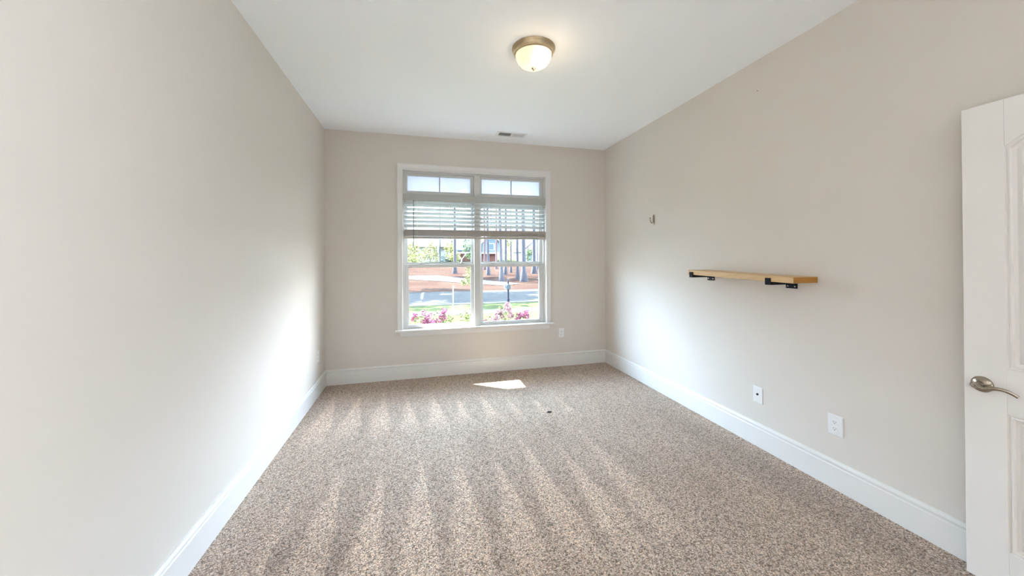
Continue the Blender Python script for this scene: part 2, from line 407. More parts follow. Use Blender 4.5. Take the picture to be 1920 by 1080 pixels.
# casing boards with mitred look: profile stepped
def casing_profile(): return [(0, 0), (CW, 0), (CW, .020), (CW-.010, .022), (.018, .014), (.010, .016), (.004, .012), (0, .010)]
m = MB()
m.prism([(OX0-u, YB-v) for u, v in casing_profile()], 'z', OZ0, OZ1)
m.prism([(OX1+u, YB-v) for u, v in casing_profile()], 'z', OZ0, OZ1)
bm = bmesh.new(); cp = casing_profile(); A = []; B = []
for u, v in cp:
    A.append(bm.verts.new((OX0-u, YB-v, OZ1+u*1.17))); B.append(bm.verts.new((OX1+u, YB-v, OZ1+u*1.17)))
n = len(cp)
for i in range(n): bm.faces.new((A[i], A[(i+1) % n], B[(i+1) % n], B[i]))
bm.faces.new(A[::-1]); bm.faces.new(B); bmesh.ops.recalc_face_normals(bm, faces=bm.faces[:])
m.add(bm)
# the side boards meet the head at a mitre: fill the two corners
for sx, x0 in ((-1, OX0), (1, OX1)):
    pts = cp
    bm = bmesh.new(); lo = []; hi = []
    for u, v in pts:
        lo.append(bm.verts.new((x0+sx*u, YB-v, OZ1))); hi.append(bm.verts.new((x0+sx*u, YB-v, OZ1+u*1.17)))
    for i in range(n):
        try: bm.faces.new((lo[i], lo[(i+1) % n], hi[(i+1) % n], hi[i]))
        except ValueError: pass
    bmesh.ops.recalc_face_normals(bm, faces=bm.faces[:]); m.add(bm)
wp(m, 'casing', TRIM)
wp(MB().box(-.272, YB-.050, .553, 1.679, YB+.06, .572, .004), 'window_stool', TRIM)
wp(MB().prism([(-.212, .498), (1.620, .498), (1.633, .553), (-.225, .553)], 'y', YB-.018, YB), 'apron', TRIM)
# jamb lining
m = MB(); JY0, JY1 = YB, YB+WALL_T
m.box(OX0-.012, JY0, OZ0, OX0, JY1, OZ1+.012); m.box(OX1, JY0, OZ0, OX1+.012, JY1, OZ1+.012); m.box(OX0, JY0, OZ1, OX1, JY1, OZ1+.012); m.box(OX0, YB+.06, OZ0-.02, OX1, YB+WALL_T+.02, OZ0-.004)
wp(m, 'jamb', TRIM)
# vinyl frame: outer stops, mullion, transom bar
FY0, FY1 = YB+.035, YB+.13
m = MB()
m.box(OX0, FY0, OZ0, OX0+.022, FY1, OZ1); m.box(OX1-.022, FY0, OZ0, OX1, FY1, OZ1); m.box(OX0+.022, FY0, OZ1-.022, OX1-.022, FY1, OZ1)
m.box(OX0+.022, FY0, OZ0, OX1-.022, FY1, OZ0+.012)
wp(m, 'window_frame', VINYL)
wp(MB().box(.657, YB+.004, OZ0, .731, FY1, OZ1-.022, .003), 'mullion', VINYL)
m = MB(); m.box(OX0+.022, YB+.030, 2.085, .657, FY1, 2.172, .003); m.box(.731, YB+.030, 2.085, OX1-.022, FY1, 2.172, .003)
wp(m, 'transom_bar', VINYL)
def ring(m, x0, x1, z0, z1, gx0, gx1, gz0, gz1, y0, y1, bev=.003):
    m.box(x0, y0, z0, gx0, y1, z1, bev); m.box(gx1, y0, z0, x1, y1, z1, bev)
    m.box(gx0, y0, z0, gx1, y1, gz0, bev); m.box(gx0, y0, gz1, gx1, y1, z1, bev)
def sash(name, x0, x1, z0, z1, gx0, gx1, gz0, gz1, y0, y1, gl=GLASS, muntin=True):
    m = MB(); ring(m, x0, x1, z0, z1, gx0, gx1, gz0, gz1, y0, y1)
    o = wp(m, name, VINYL)
    ym = (y0+y1)/2
    wp(MB().box(gx0, ym-.003, gz0, gx1, ym+.003, gz1), 'pane', gl, o)
    m = MB(); ring(m, gx0-.001, gx1+.001, gz0-.001, gz1+.001, gx0+.007, gx1-.007, gz0+.007, gz1-.007, y0+.006, ym-.003, 0)
    wp(m, 'glazing_bead', VINYL, o)
    if muntin:
        xm = (gx0+gx1)/2
        wp(MB().box(xm-.006, ym-.010, gz0, xm+.006, ym-.004, gz1), 'muntin', GRILLE, o)
    return o
LX0, LX1, RX0, RX1 = OX0+.022, .657, .731, OX1-.022
sash('transom_sash', LX0, LX1, 2.172, OZ1-.022, -.138, .6295, 2.206, 2.398, YB+.055, YB+.095, FROST)
sash('transom_sash', RX0, RX1, 2.172, OZ1-.022, .756, 1.5305, 2.206, 2.398, YB+.055, YB+.095, FROST)
sash('upper_sash', LX0, LX1, 1.312, 2.085, -.138, .635, 1.352, 2.05, YB+.080, YB+.115)
sash('upper_sash', RX0, RX1, 1.312, 2.085, .754, 1.526, 1.352, 2.05, YB+.080, YB+.115)
l1 = sash('lower_sash', LX0, LX1, .584, 1.336, -.124, .624, .612, 1.303, YB+.040, YB+.075, muntin=False)
l2 = sash('lower_sash', RX0, RX1, .584, 1.336, .763, 1.508, .608, 1.303, YB+.040, YB+.075, muntin=False)
for o, xs in ((l1, (.02, .50)), (l2, (.90, 1.36))):
    for x in xs:
        m = MB(); m.box(x-.028, YB+.044, 1.336, x+.028, YB+.072, 1.342, .002); m.lathe([(0, .014), (.011, .013), (.013, 0)], 16, Matrix.Translation((x, YB+.058, 1.341))); m.box(x-.004, YB+.036, 1.345, x+.022, YB+.056, 1.352, .002)
        wp(m, 'sash_lock', RAILM, o)

# ------------------------------------------------------------------ blind
BX0, BX1 = -.168, 1.572
bl = empty('window_blind', (WX, YB+.01, 2.09), label='white slatted window blind raised halfway, hung below the transom panes', cat='blind')
def bp(mb, name, material, smooth=False, parent=bl):
    o = mb.build(name, material, parent, smooth); o.data.transform(Matrix.Translation(-Vector((WX, YB+.01, 2.09)))); return o
bp(MB().box(OX0+.003, YB-.012, 2.083, OX1-.003, YB+.003, 2.166, .004), 'valance', SLATM)
bp(MB().box(BX0, YB+.004, 2.100, BX1, YB+.030, 2.150, .002), 'headrail', SLATM)
TH = math.radians(34)
m = MB(); PITCH_S = .0487
for k in range(6):
    zc = 2.034 - k*PITCH_S
    bm = bmesh.new(); N = 6; top = []; bot = []
    for i in range(N+1):
        s_ = (i/N-.5)*.050; crown = .0022*(1-(2*i/N-1)**2)
        for lst, tk in ((top, .0014), (bot, -.0014)):
            yy = s_; zz = crown+tk
            Y = YB+.008 - (-yy*math.cos(TH)) + zz*math.sin(TH) ; Z = zc - yy*math.sin(TH) + zz*math.cos(TH)
            lst.append((Y, Z))
    poly = top + bot[::-1]
    bm.free(); m.prism(poly, 'x', BX0, BX1)
bp(m, 'slats', SLATM)
m = MB()
for k in range(12): m.box(BX0+random.uniform(-.002, .002), YB-.017, 1.672+k*.0062, BX1+random.uniform(-.002, .002), YB+.033, 1.672+k*.0062+.0048, .001, 1)
bp(m, 'slat_stack', RAILM)
bp(MB().box(BX0, YB-.018, 1.640, BX1, YB+.034, 1.668, .004), 'bottom_rail', RAILM)
for x in (-.021, .555, .843, 1.482):
    m = MB(); m.tube([(x, YB-.0205, 2.09), (x, YB-.0205, 1.66)], .0012, 6); m.tube([(x, YB+.036, 2.09), (x, YB+.036, 1.66)], .0012, 6)
    for k in range(6): m.tube([(x, YB-.0205, 2.012-k*PITCH_S), (x, YB+.036, 2.012-k*PITCH_S)], .0010, 5)
    bp(m, 'ladder_cord', CORDM)
m = MB(); m.tube([(-.061, YB-.024, 2.09), (-.062, YB-.026, 1.555)], .0042, 8); m.lathe([(0, 0), (.006, .004), (.006, .03), (.004, .04)], 10, Matrix.Translation((-.062, YB-.026, 1.530)))
bp(m, 'tilt_wand', WANDM, True)

# ------------------------------------------------------------------ ceiling light
cl = empty('ceiling_light', (.777, 2.390, ZC), label='flush ceiling light with lit frosted glass bowl and bronze rim', cat='ceiling light')
MB().lathe([(0, 0), (.150, 0), (.150, -.005), (.147, -.010), (.141, -.018), (.136, -.030), (.134, -.042), (.129, -.046), (.124, -.045), (.120, -.035), (0, -.035)], 64).build('rim', PANM, cl, True)
MB().lathe([(.122, -.040), (.124, -.050), (.121, -.066), (.112, -.086), (.096, -.106), (.072, -.121), (.044, -.130), (.018, -.133), (0, -.1335)], 64).build('glass_bowl', SHADE, cl, True)
MB().lathe([(.0, -.1325), (.013, -.1335), (.015, -.137), (.010, -.141), (.006, -.144), (.007, -.148), (.004, -.152), (0, -.153)], 24).build('finial', NICKEL, cl, True)

bulb = bpy.data.lights.new('bulb_glow', 'POINT'); bulb.energy = .65; bulb.color = (1.0, .78, .46); bulb.shadow_soft_size = .06
bo = bpy.data.objects.new('bulb_glow', bulb); C.objects.link(bo); bo.parent = cl; bo.location = (.03, -.03, -.24)

# ------------------------------------------------------------------ ceiling vent
vx, vy, VL, VW = 1.055, 4.105, .355, .155
cv = empty('ceiling_vent', (vx, vy, ZC), label='white metal ceiling vent above the window', cat='vent')
m = MB(); t_ = .007; a, b_ = .150, .052
for q in (((-VL/2), -VW/2, -a, VW/2), (a, -VW/2, VL/2, VW/2), (-a, -VW/2, a, -b_), (-a, b_, a, VW/2)): m.box(q[0], q[1], -t_, q[2], q[3], 0, .002)
m.box(-.006, -b_, -t_, .006, b_, 0)
m.build('frame', VENTM, cv)
MB().box(-a, -b_, -.0012, a, b_, -.0002).build('duct_backing', VENTDARK, cv)
for sx in (-1, 1):
    m = MB()
    for k in range(11):
        x = sx*.013 + sx*k*.0127
        M = Matrix.Translation((x, 0, -.0036)) @ Matrix.Rotation(math.radians(-52 if sx < 0 else 50), 4, 'Y')
        m.box(-.0048, -b_, -.0007, .0048, b_, .0007, 0, 2, M)
    m.build('louvres', VENTM, cv)
MB().box(-.158, -.004, -.011, -.153, .016, -.006).build('damper_lever', VENTM, cv)

# ------------------------------------------------------------------ shelf
SX, SY0, SY1 = XR-.200, 1.724, 2.622
sh = empty('wall_shelf', (XR, (SY0+SY1)/2, 1.262), label='oak board shelf on two black iron brackets on the right wall', cat='shelf')
TILT = math.radians(1.3)
Ms = Matrix.Translation((0, 0, 0)) @ Matrix.Rotation(TILT, 4, 'X')
L2 = (SY1-SY0)/2
bd = MB().box(-.200, -L2, -.0195, 0, L2, .0195, .002, 2, Ms).build('board', WOOD, sh, mats=[ENDG])
for p in bd.data.polygons:
    if abs(p.normal.y) > .9 and p.area > .004: p.material_index = 1
def bracket(yc):
    m = MB(); w_ = .019
    m.box(-.206, -w_, -.041, -.0005, w_, -.0200, .001)                   # arm under the board
    m.box(-.2075, -w_, -.041, -.2005, w_, .004, .001)                    # lip turned up in front
    m.box(-.006, -.038, -.070, -.0005, .038, -.0200, .001)                  # plate on the wall
    o = m.build('bracket', BLACK, sh); o.location = (0, yc, yc*math.sin(TILT))
    for s_ in (-1, 1):
        k = MB(); k.lathe([(0, .0035), (.0035, .003), (.0055, .0005), (.006, 0)], 14, Matrix.Translation((-.006, s_*.024, -.055)) @ Matrix.Rotation(-PI/2, 4, 'Y'))
        k.build('screw', NICKEL, o, True)
    return o
bracket(1.888-(SY0+SY1)/2); bracket(2.595-(SY0+SY1)/2-.015)

# ------------------------------------------------------------------ coat hook and nail
hk = empty('wall_hook', (XR, 3.352, 1.806), label='small satin nickel coat hook on the right wall near the window', cat='hook')
MB().lathe([(0, .006), (.006, .006), (.0095, .004), (.011, 0)], 24, Matrix.Rotation(-PI/2, 4, 'Y') @ Matrix.Identity(4), 5.2, 1.0).build('back_plate', NICKEL, hk, True)
m = MB()
m.tube([(-.006, 0, .050), (-.011, 0, .040), (-.012, 0, .0), (-.013, 0, -.028), (-.022, 0, -.040), (-.036, 0, -.034), (-.046, 0, -.018), (-.048, 0, .004), (-.050, 0, .012)], [.003, .0055, .0065, .0065, .006, .006, .006, .0065, .004], 12)
m.lathe([(0, -.009), (.006, -.007), (.009, 0), (.006, .007), (0, .009)], 14, Matrix.Translation((-.050, 0, .013)))
m.build('hook_arm', NICKEL, hk, True)
nl = empty('wall_nail', (XR, 2.1235, 2.621), label='tiny nail high on the right wall', cat='nail')
MB().tube([(0, 0, 0), (-.010, 0, .002)], .0015, 8).build('shank', NICKEL, nl)
MB().tube([(-.009, 0, .0018), (-.0115, 0, .0022)], .0035, 12).build('head', NICKEL, nl)

# ------------------------------------------------------------------ outlets and wall plates (built facing -Y, then turned)
def cover(root, w_, h_):
    m = MB(); bm = bmesh.new(); bmesh.ops.create_cube(bm, size=1)
    for v in bm.verts:
        f = .90 if v.co.y < 0 else 1
        v.co = Vector((v.co.x*w_*(1 if v.co.y > 0 else (w_-.008)/w_), -.003+v.co.y*.006, v.co.z*h_*(1 if v.co.y > 0 else (h_-.008)/h_)))
    bmesh.ops.bevel(bm, geom=bm.edges[:], offset=.0012, segments=2, affect='EDGES')
    m.add(bm); return m.build('cover_plate', PLATE, root)
def duplex(name, loc, rz, label, w_=.086, h_=.124):
    r = empty(name, loc, rz, label=label, cat='outlet'); cover(r, w_, h_)
    for s_ in (-1, 1):
        zc = s_*.0195; pts = []
        for i in range(28):
            a_ = 2*PI*i/28; pts.append((.0172*math.cos(a_), max(-.0143, min(.0143, .0172*math.sin(a_)))+zc))
        m = MB().prism(pts, 'y', -.0085, -.0055); o = m.build('receptacle', PLATE, r)
        m = MB(); m.box(-.0075, -.0090, zc-.002, -.0055, -.0084, zc+.007); m.box(.0055, -.0090, zc-.001, .0075, -.0084, zc+.006); m.lathe([(0, .0005), (.0026, .0005), (.0026, 0)], 12, Matrix.Translation((0, -.0085, zc-.0075)) @ Matrix.Rotation(PI/2, 4, 'X'))
        m.build('slots', SLOT, o)
    MB().lathe([(0, .0016), (.002, .0014), (.0032, 0)], 12, Matrix.Translation((0, -.0058, 0)) @ Matrix.Rotation(PI/2, 4, 'X')).build('screw', PLATE, r, True)
    return r
RW = -PI/2          # a plate on the right wall faces -X
duplex('wall_outlet', (XR, 1.632, .381), RW, 'white duplex outlet low on the right wall, nearest the door')
duplex('wall_outlet', (1.789, YB, .427), 0, 'white duplex outlet beside the window on the far wall', .078, .120)
duplex('wall_outlet', (XL, 4.105, .400), PI/2, 'white duplex outlet low on the left wall by the far corner', .078, .120)
pp = empty('cable_plate', (XR, 2.146, .379), RW, label='white cable plate with a single dark jack, low on the right wall under the shelf', cat='wall plate')
cover(pp, .082, .122)
m = MB(); m.lathe([(.0085, 0), (.0085, .002), (.007, .003), (.0048, .003), (.0048, .010), (.0035, .010), (.0035, .004), (0, .004)], 20, Matrix.Translation((0, -.0058, .004)) @ Matrix.Rotation(PI/2, 4, 'X'))
m.build('jack', SLOT, pp, True)
for s_ in (-1, 1):
    MB().lathe([(0, .0016), (.002, .0014), (.0032, 0)], 12, Matrix.Translation((0, -.0058, s_*.042)) @ Matrix.Rotation(PI/2, 4, 'X')).build('screw', PLATE, pp, True)

# ------------------------------------------------------------------ door, folded back against the right wall
DX, DY1, DW, DT = 2.329, 1.054, .79, .035
door = S(empty('door_1', (DX+DT/2, DY1-DW, 0)))
DZ0, DZ1 = .010, 2.040
STILE = .121
x0 = -DT/2      # face towards the room
def dl(y): return y-(DY1-DW)
pY0, pY1 = dl(DY1-DW)+STILE, dl(DY1)-STILE
def arch(z_spring, rise, inset, n=16):
    ya, yb = pY0+inset, pY1-inset; ym = (ya+yb)/2; hw = (yb-ya)/2; R = (hw*hw+rise*rise)/(2*rise); pts = []
    for i in range(n+1):
        y = yb-(yb-ya)*i/n; pts.append((y, z_spring-inset*.6+math.sqrt(max(0, R*R-(y-ym)**2))-(R-rise)))
    return pts
ARISE = .105
def top_outline(inset): return [(pY0+inset, .931+inset), (pY1-inset, .931+inset)] + arch(1.845, ARISE, inset)
def low_outline(inset): return [(pY0+inset, .179+inset), (pY1-inset, .179+inset), (pY1-inset, .746-inset), (pY0+inset, .746-inset)]
W_, dz0, dz1 = DW, DZ0, DZ1
m = MB()
# stiles and rails, each side board full depth; the top rail follows the arch
m.box(-DT/2, 0, dz0, DT/2, pY0, dz1, .0015, 1); m.box(-DT/2, pY1, dz0, DT/2, DW, dz1, .0015, 1)
m.box(-DT/2, pY0, dz0, DT/2, pY1, .179); m.box(-DT/2, pY0, .746, DT/2, pY1, .931)
ap = arch(1.845, ARISE, 0)
bm = bmesh.new(); n = len(ap)
for xx, flip in ((-DT/2, 0), (DT/2, 1)):
    lo = [bm.verts.new((xx, y, z)) for y, z in ap]; hi = [bm.verts.new((xx, y, dz1)) for y, z in ap]
    for i in range(n-1): bm.faces.new((lo[i], lo[i+1], hi[i+1], hi[i]))
    if flip:
        for i in range(n-1): bm.faces.new((lo[i], lo[i+1], plo[i+1], plo[i])); bm.faces.new((hi[i], hi[i+1], phi[i+1], phi[i]))
    plo, phi = lo, hi
bmesh.ops.recalc_face_normals(bm, faces=bm.faces[:]); m.add(bm)
leaf = m.build('door_leaf', DOORM, door)
def panel(outline, name):
    # sunk moulding then raised field, both faces
    bm = bmesh.new()
    levels = [(0, -DT/2+.0005), (.0015, -DT/2+.007), (.0055, -DT/2+.007), (.008, -DT/2+.003), (.013, -DT/2+.002), (.0155, -DT/2+.014), (.027, -DT/2+.015), (.044, -DT/2+.005), (.048, -DT/2+.005)]
    for side in (1, -1):
        prev = None
        for ins, xx in levels:
            rg = [bm.verts.new((xx*side, y, z)) for y, z in outline(ins)]
            if prev:
                k = len(rg)
                for i in range(k): bm.faces.new((prev[i], prev[(i+1) % k], rg[(i+1) % k], rg[i]))
            prev = rg
        bm.faces.new(prev)
    bmesh.ops.recalc_face_normals(bm, faces=bm.faces[:])
    return MB().add(bm).build(name, DOORM, leaf)
panel(top_outline, 'arched_panel'); panel(low_outline, 'lower_panel')
# lever set
lv = empty('door_handle', (-DT/2, dl(1.0005), .848)); lv.parent = door
hs = MB().lathe([(.0335, 0), (.0335, .003), (.031, .008), (.024, .013), (.014, .016), (.012, .030), (.0, .030)], 40, Matrix.Rotation(-PI/2, 4, 'Y')).build('rose', NICKEL, lv, True)
m = MB()
m.lathe([(.0115, .028), (.0125, .034), (.0125, .050), (.010, .056), (0, .057)], 24, Matrix.Rotation(-PI/2, 4, 'Y'))
ln = 14; pts = []; rr = []
for i in range(ln):
    s_ = i/(ln-1); pts.append((-.046+.010*s_-.012*math.sin(s_*PI), .012-.122*s_, .004-.020*min(s_, .3)/.3*.55+.016*math.sin(max(0, s_-.3)/.7*PI*.8)-.016*s_**4)); rr.append(.0095-.0035*s_)
m.tube(pts, rr, 14, (.75, 1.0))
m.build('lever', NICKEL, lv, True)
m = MB().lathe([(0, .060), (.0035, .060), (.0045, .057), (.0045, .054)], 14, Matrix.Rotation(-PI/2, 4, 'Y')); m.build('lock_button', NICKEL, lv, True)
for zz in (.25, 1.02, 1.80):
    m = MB().tube([(-DT/2-.004, -.006, zz-.045), (-DT/2-.004, -.006, zz+.045)], .006, 12); m.box(-DT/2-.002, -.004, zz-.044, -DT/2+.001, .030, zz+.044)
    m.build('hinge', NICKEL, door, True)

# lint on the carpet
bm = bmesh.new(); bmesh.ops.create_icosphere(bm, subdivisions=3, radius=1)
for v in bm.verts:
    f = 1+.45*math.sin(v.co.x*5+1)*math.cos(v.co.y*7); v.co = Vector((v.co.x*.020*f, v.co.y*.012*f, max(0, v.co.z)*.007*f))
tag(MB().add(bm).build('lint_clump', LINT), 'small dark bit of lint on the carpet toward the window', 'lint').location = (1.139, 3.105, .0005)

# ================================================================== OUTSIDE
def gz(y): return -.6 if y < 23 else -.6+.04*(y-23)
def strip(name, material, rows, x0=-70, x1=70, nx=24):
    bm = bmesh.new(); prev = None
    for y, dz in rows:
        r = [bm.verts.new((x0+(x1-x0)*i/nx, y, gz(y)+dz)) for i in range(nx+1)]
        if prev:
            for i in range(nx): bm.faces.new((prev[i], prev[i+1], r[i+1], r[i]))
        prev = r
    return S(MB().add(bm).build(name, material))
strip('lawn', LAWN, [(4.75, 0), (13.0, 0), (13.0, -.02), (14.0, -.02), (14.0, 0), (15.9, 0)])
S(MB().box(-70, 13.0, -.62, 70, 14.0, -.585).build('sidewalk', CONC))
S(MB().box(-70, 15.9, -.66, 70, 16.3, -.575).build('kerb', CONC))
strip('street', ASPH, [(16.3, -.06), (22.4, -.06), (22.6, 0)])
strip('pine_straw_bed', STRAW, [(22.6, 0), (23, 0), (30, 0), (40, 0), (52, 0)])
strip('far_lawn', LAWN, [(52, 0), (54, 0)]); strip('far_driveway', CONC, [(54, .0), (60, .0)]); strip('far_yard', LAWN, [(60, 0), (110, 0)])
bm = bmesh.new(); pr = [(2.5, 34.5), (3.9, 34.2), (9.5, 26), (8.0, 25.0), (3.4, 29.4), (.2, 32.0), (-4, 33.2), (-4, 34.6)]
MB_path = MB(); bm.faces.new([bm.verts.new((x-2.2, y, gz(y)+.03)) for x, y in pr[::-1]]); MB_path.add(bm)
S(MB_path.build('garden_path', CONC))
# added unseen roof-like block, its outline cut to shape the sun patch indoors
S(MB().prism([(-1.31, 2.97), (-1.75, 3.55), (-2.25, 3.55), (-2.25, 4.5), (1.9, 4.5), (1.9, 2.97)], 'y', YB+WALL_T+.02, 5.9).build('porch_roof_or_sun_block', EXTW))

# ---- leaves
def leaf_mesh(name, centres, size, material, n, seed, squash=1.0, petal=None):
    """n little pointed leaves scattered through a list of (centre, radius) balls, one mesh"""
    rd = random.Random(seed); vs_, fs_ = [], []
    for i in range(n):
        c, r = rd.choice(centres)
        while True:
            p = Vector((rd.uniform(-1, 1), rd.uniform(-1, 1), rd.uniform(-1, 1)))
            if .25 < p.length < 1: break
        p = Vector(c)+Vector((p.x*r, p.y*r, p.z*r*squash))
        d = Vector((rd.gauss(0, 1), rd.gauss(0, 1), rd.gauss(0, .6))).normalized(); e = d.cross(Vector((rd.gauss(0, 1), rd.gauss(0, 1), rd.gauss(0, 1)))).normalized()
        s_ = size*rd.uniform(.7, 1.3); k = len(vs_)
        vs_ += [p-d*s_*.5, p+e*s_*.25, p+d*s_*.5, p-e*s_*.25]; fs_.append((k, k+1, k+2, k+3))
    me = bpy.data.meshes.new(name); me.from_pydata([tuple(v) for v in vs_], [], fs_); me.materials.append(material)
    return me
def link(name, me, parent): o = bpy.data.objects.new(name, me); C.objects.link(o); o.parent = parent; return o

# ---- pines: tall straight trunks, crowns high up
def trunk_mesh(mat_, lean=0.0, H=15.0, seed=1):
    rd = random.Random(seed); pts, rr = [], []
    for i in range(15):
        s_ = i/14; pts.append((lean*s_*H+.03*math.sin(s_*9+seed), .03*math.cos(s_*7+seed), -.15+H*s_))
        rr.append(.5*(1-.55*s_)*(1+1.0*math.exp(-s_*H/.28)))
    m = MB().tube(pts, rr, 14); me = bpy.data.meshes.new('trunk'); m.b.to_mesh(me); m.b.free(); me.materials.append(mat_)
    for p in me.polygons: p.use_smooth = True
    return me
crownA = leaf_mesh('crown', [((random.uniform(-1.9, 1.9), random.uniform(-1.9, 1.9), random.uniform(10.2, 15.2)), random.uniform(.6, 1.2)) for _ in range(15)], .42, NEEDLE, 2200, 3, .6)
crownB = leaf_mesh('crown', [((random.uniform(-2.2, 2.2), random.uniform(-2.2, 2.2), random.uniform(9.6, 14.6)), random.uniform(.6, 1.3)) for _ in range(14)], .42, NEEDLE, 2200, 4, .6)
def pine(x, y, dia, label, lean=0.0, red=False, k=0):
    r = empty('pine_tree', (x, y, gz(y)), label=label, cat='tree', group='tall pines across the street')
    tr = link('trunk', trunk_mesh(BARKR if red else BARK, lean, 15, k), r); tr.scale = (dia*1.0, dia*1.0, 1)
    cr = link('crown', crownA if k % 2 else crownB, r); cr.rotation_euler = (0, 0, k*1.3)
    cr.location = (lean*12*dia, 0, 0); cr.scale = (.5, .5, 1) if k < 11 else (1.15, 1.15, 1)
PINES = [
 (3.48, 36.57, .30, 'lone pine trunk seen through the left window half', 0, False),
 (7.34, 41.3, .24, 'thin reddish pine trunk next to the mullion, first in the right window half', 0, True),
 (6.40, 34.03, .27, 'dark flared pine trunk, second from the mullion in the right window half', -.03, False),
 (8.97, 42.39, .24, 'thin reddish pine trunk far back, third from the mullion', 0, True),
 (6.33, 27.91, .27, 'leaning grey pine trunk left of the mailbox, base near the street', -.10, False),
 (8.16, 34.3, .26, 'pine trunk just behind the leaning one, above the mailbox', .03, False),
 (9.33, 36.82, .18, 'thinnest near pine trunk, just right of the mailbox', 0, False),
 (8.10, 29.56, .24, 'slender grey pine trunk close left of the thickest one', -.06, False),
 (8.03, 27.56, .38, 'thickest pine trunk, pale grey, base near the street', -.01, False),
 (11.29, 34.98, .38, 'broad bluish pine trunk nearest the right edge of the window', 0, False),
 (13.67, 40.99, .13, 'sliver of a thin pine trunk at the right edge of the window', 0, False),
 (-12.5, 28.5, .32, 'pine left of the window view, farthest left along the street', 0, False),
 (-9.3, 24.8, .30, 'pine left of the window view, second from the far left, by the kerb', 0, False),
 (-6.4, 27.8, .30, 'pine left of the window view, set back in the straw behind the kerb', 0, False),
 (-3.6, 24.6, .28, 'pine just left of the window view, close to the kerb', 0, False),
 (-4.4, 38.0, .30, 'pine just left of the window view, far back in the straw', 0, False),
]
for k, (x, y, d, lb, ln_, rd_) in enumerate(PINES): pine(x, y, d, lb, ln_, rd_, k)

# ---- shrubs and small trees
def shrub(name, loc, balls, size, material, n, seed, label, cat, stems=((0, 0),), top=1.0, group=None, squash=1.0, flowers=None):
    r = empty(name, loc, label=label, cat=cat, group=group)
    link('foliage', leaf_mesh('foliage', balls, size, material, n, seed, squash), r)
    m = MB(); rd = random.Random(seed)
    for sx, sy in stems:
        m.tube([(sx*.2, sy*.2, -.05), (sx*.6+rd.uniform(-.02, .02)*top, sy*.6, top*.4), (sx, sy, top*.85)], [.016*top, .012*top, .005*top], 7)
    m.build('stem', STEM, r)
    for fm, fn, fs, fb in flowers or []:
        link('blossom', leaf_mesh('blossom', fb, fs, fm, fn, seed+9), r)
    return r
far = 'yards across the street'
shrub('yellow_green_tree', (-.9, 52.5, .55), [((0, 0, 1.6), 1.3), ((.8, 0, 1.0), 1.1), ((-.7, 0, 1.0), 1.0), ((.2, 0, 2.5), .8)], .30, LEAFY, 900, 21, 'low rounded yellow-green tree at the far left of the window view', 'tree', ((0, 0),), 1.6)
shrub('yellow_green_tree', (1.6, 57, .75), [((0, 0, 1.8), 1.2), ((.5, 0, 2.8), .8), ((-.8, 0, 1.3), 1.0), ((.7, 0, 1.0), .9)], .30, LEAFY, 900, 22, 'taller yellow-green tree beside the white-columned house', 'tree', ((0, 0),), 1.8)
shrub('yellow_green_tree', (4.9, 57, .75), [((0, 0, 1.5), 1.2), ((-.3, 0, 2.5), .9), ((.5, 0, 1.0), 1.0)], .30, LEAFY, 800, 23, 'yellow-green tree between the white-columned house and the lone pine', 'tree', ((0, 0),), 1.6)
shrub('green_tree', (6.9, 52, .55), [((0, 0, 3.1), .8), ((-.5, 0, 2.4), .6), ((.4, 0, 2.3), .5), ((.1, 0, 1.3), .5)], .26, LEAFG, 600, 24, 'small green tree right of the lone pine', 'tree', ((0, 0),), 2.4)
shrub('dark_hedge', (3.9, 60.6, .9), [((0, 0, .5), .6), ((.7, 0, .35), .4), ((1.5, 0, .25), .4), ((2.4, 0, .25), .4)], .18, LEAFD, 600, 25, 'dark green hedge at the foot of the white-columned house', 'hedge', ((0, 0),), .5)
shrub('yellow_green_tree', (13.6, 56, .7), [((0, 0, 2.2), .9), ((.3, 0, 3.3), .7)], .26, LEAFY, 450, 26, 'narrow yellow-green tree between the pine trunks right of the mailbox', 'tree', ((0, 0),), 2.2)
shrub('green_tree', (17.3, 57, .8), [((0, 0, 1.0), .9), ((.5, 0, 1.7), .6), ((.4, 0, 5.2), 1.4)], .28, LEAFG, 600, 27, 'green tree before the white gabled house', 'tree', ((0, 0),), 4.6)

# near planting under the window
AZ = 'azaleas under the window'
def azalea(x, y, w_, h_, seed, label, fm, nf, spots):
    balls = [((random.uniform(-w_, w_)*.6, random.uniform(-.14, .14), h_*random.uniform(.45, .95)), .13) for _ in range(9)]
    fb = [((a, b, h_*c), .055) for a, b, c in spots]
    shrub('azalea_bush', (x, y, -.6), balls, .055, LEAFA, 420, seed, label, 'shrub', ((-.1, 0), (.1, .05), (0, -.06)), h_, AZ, 1, [(fm, nf, .055, fb)])
azalea(.02, 5.85, .28, 1.13, 41, 'azalea bush in the left window half, farthest left, with deep pink blossom', PETAL, 260, [(.07, 0, .90), (.10, .02, .93), (-.06, 0, 1.0), (.14, -.04, .99), (.02, 0, .88), (-.1, 0, .95), (.16, 0, .88), (.05, .05, 1.02)])
azalea(.36, 5.95, .20, 1.12, 42, 'azalea bush in the left window half with a tall pink spray, right of the first', PETAL, 170, [(.0, 0, .99), (.02, .02, .94), (-.04, 0, .90), (-.12, 0, .86), (.03, 0, 1.04)])
azalea(1.10, 5.85, .24, 1.04, 43, 'low azalea bush in the right window half next to the mullion, pale pink', PETALL, 190, [(-.05, 0, .92), (.08, 0, .95), (.0, .03, .88), (.16, 0, .98)])
azalea(1.38, 5.95, .24, 1.20, 44, 'tallest azalea bush, below the mailbox, with pale pink blossom', PETALL, 300, [(.04, 0, .98), (.10, .02, .93), (-.08, 0, .92), (-.12, 0, .86), (.06, 0, 1.01), (.12, 0, .86), (-.02, 0, .87)])
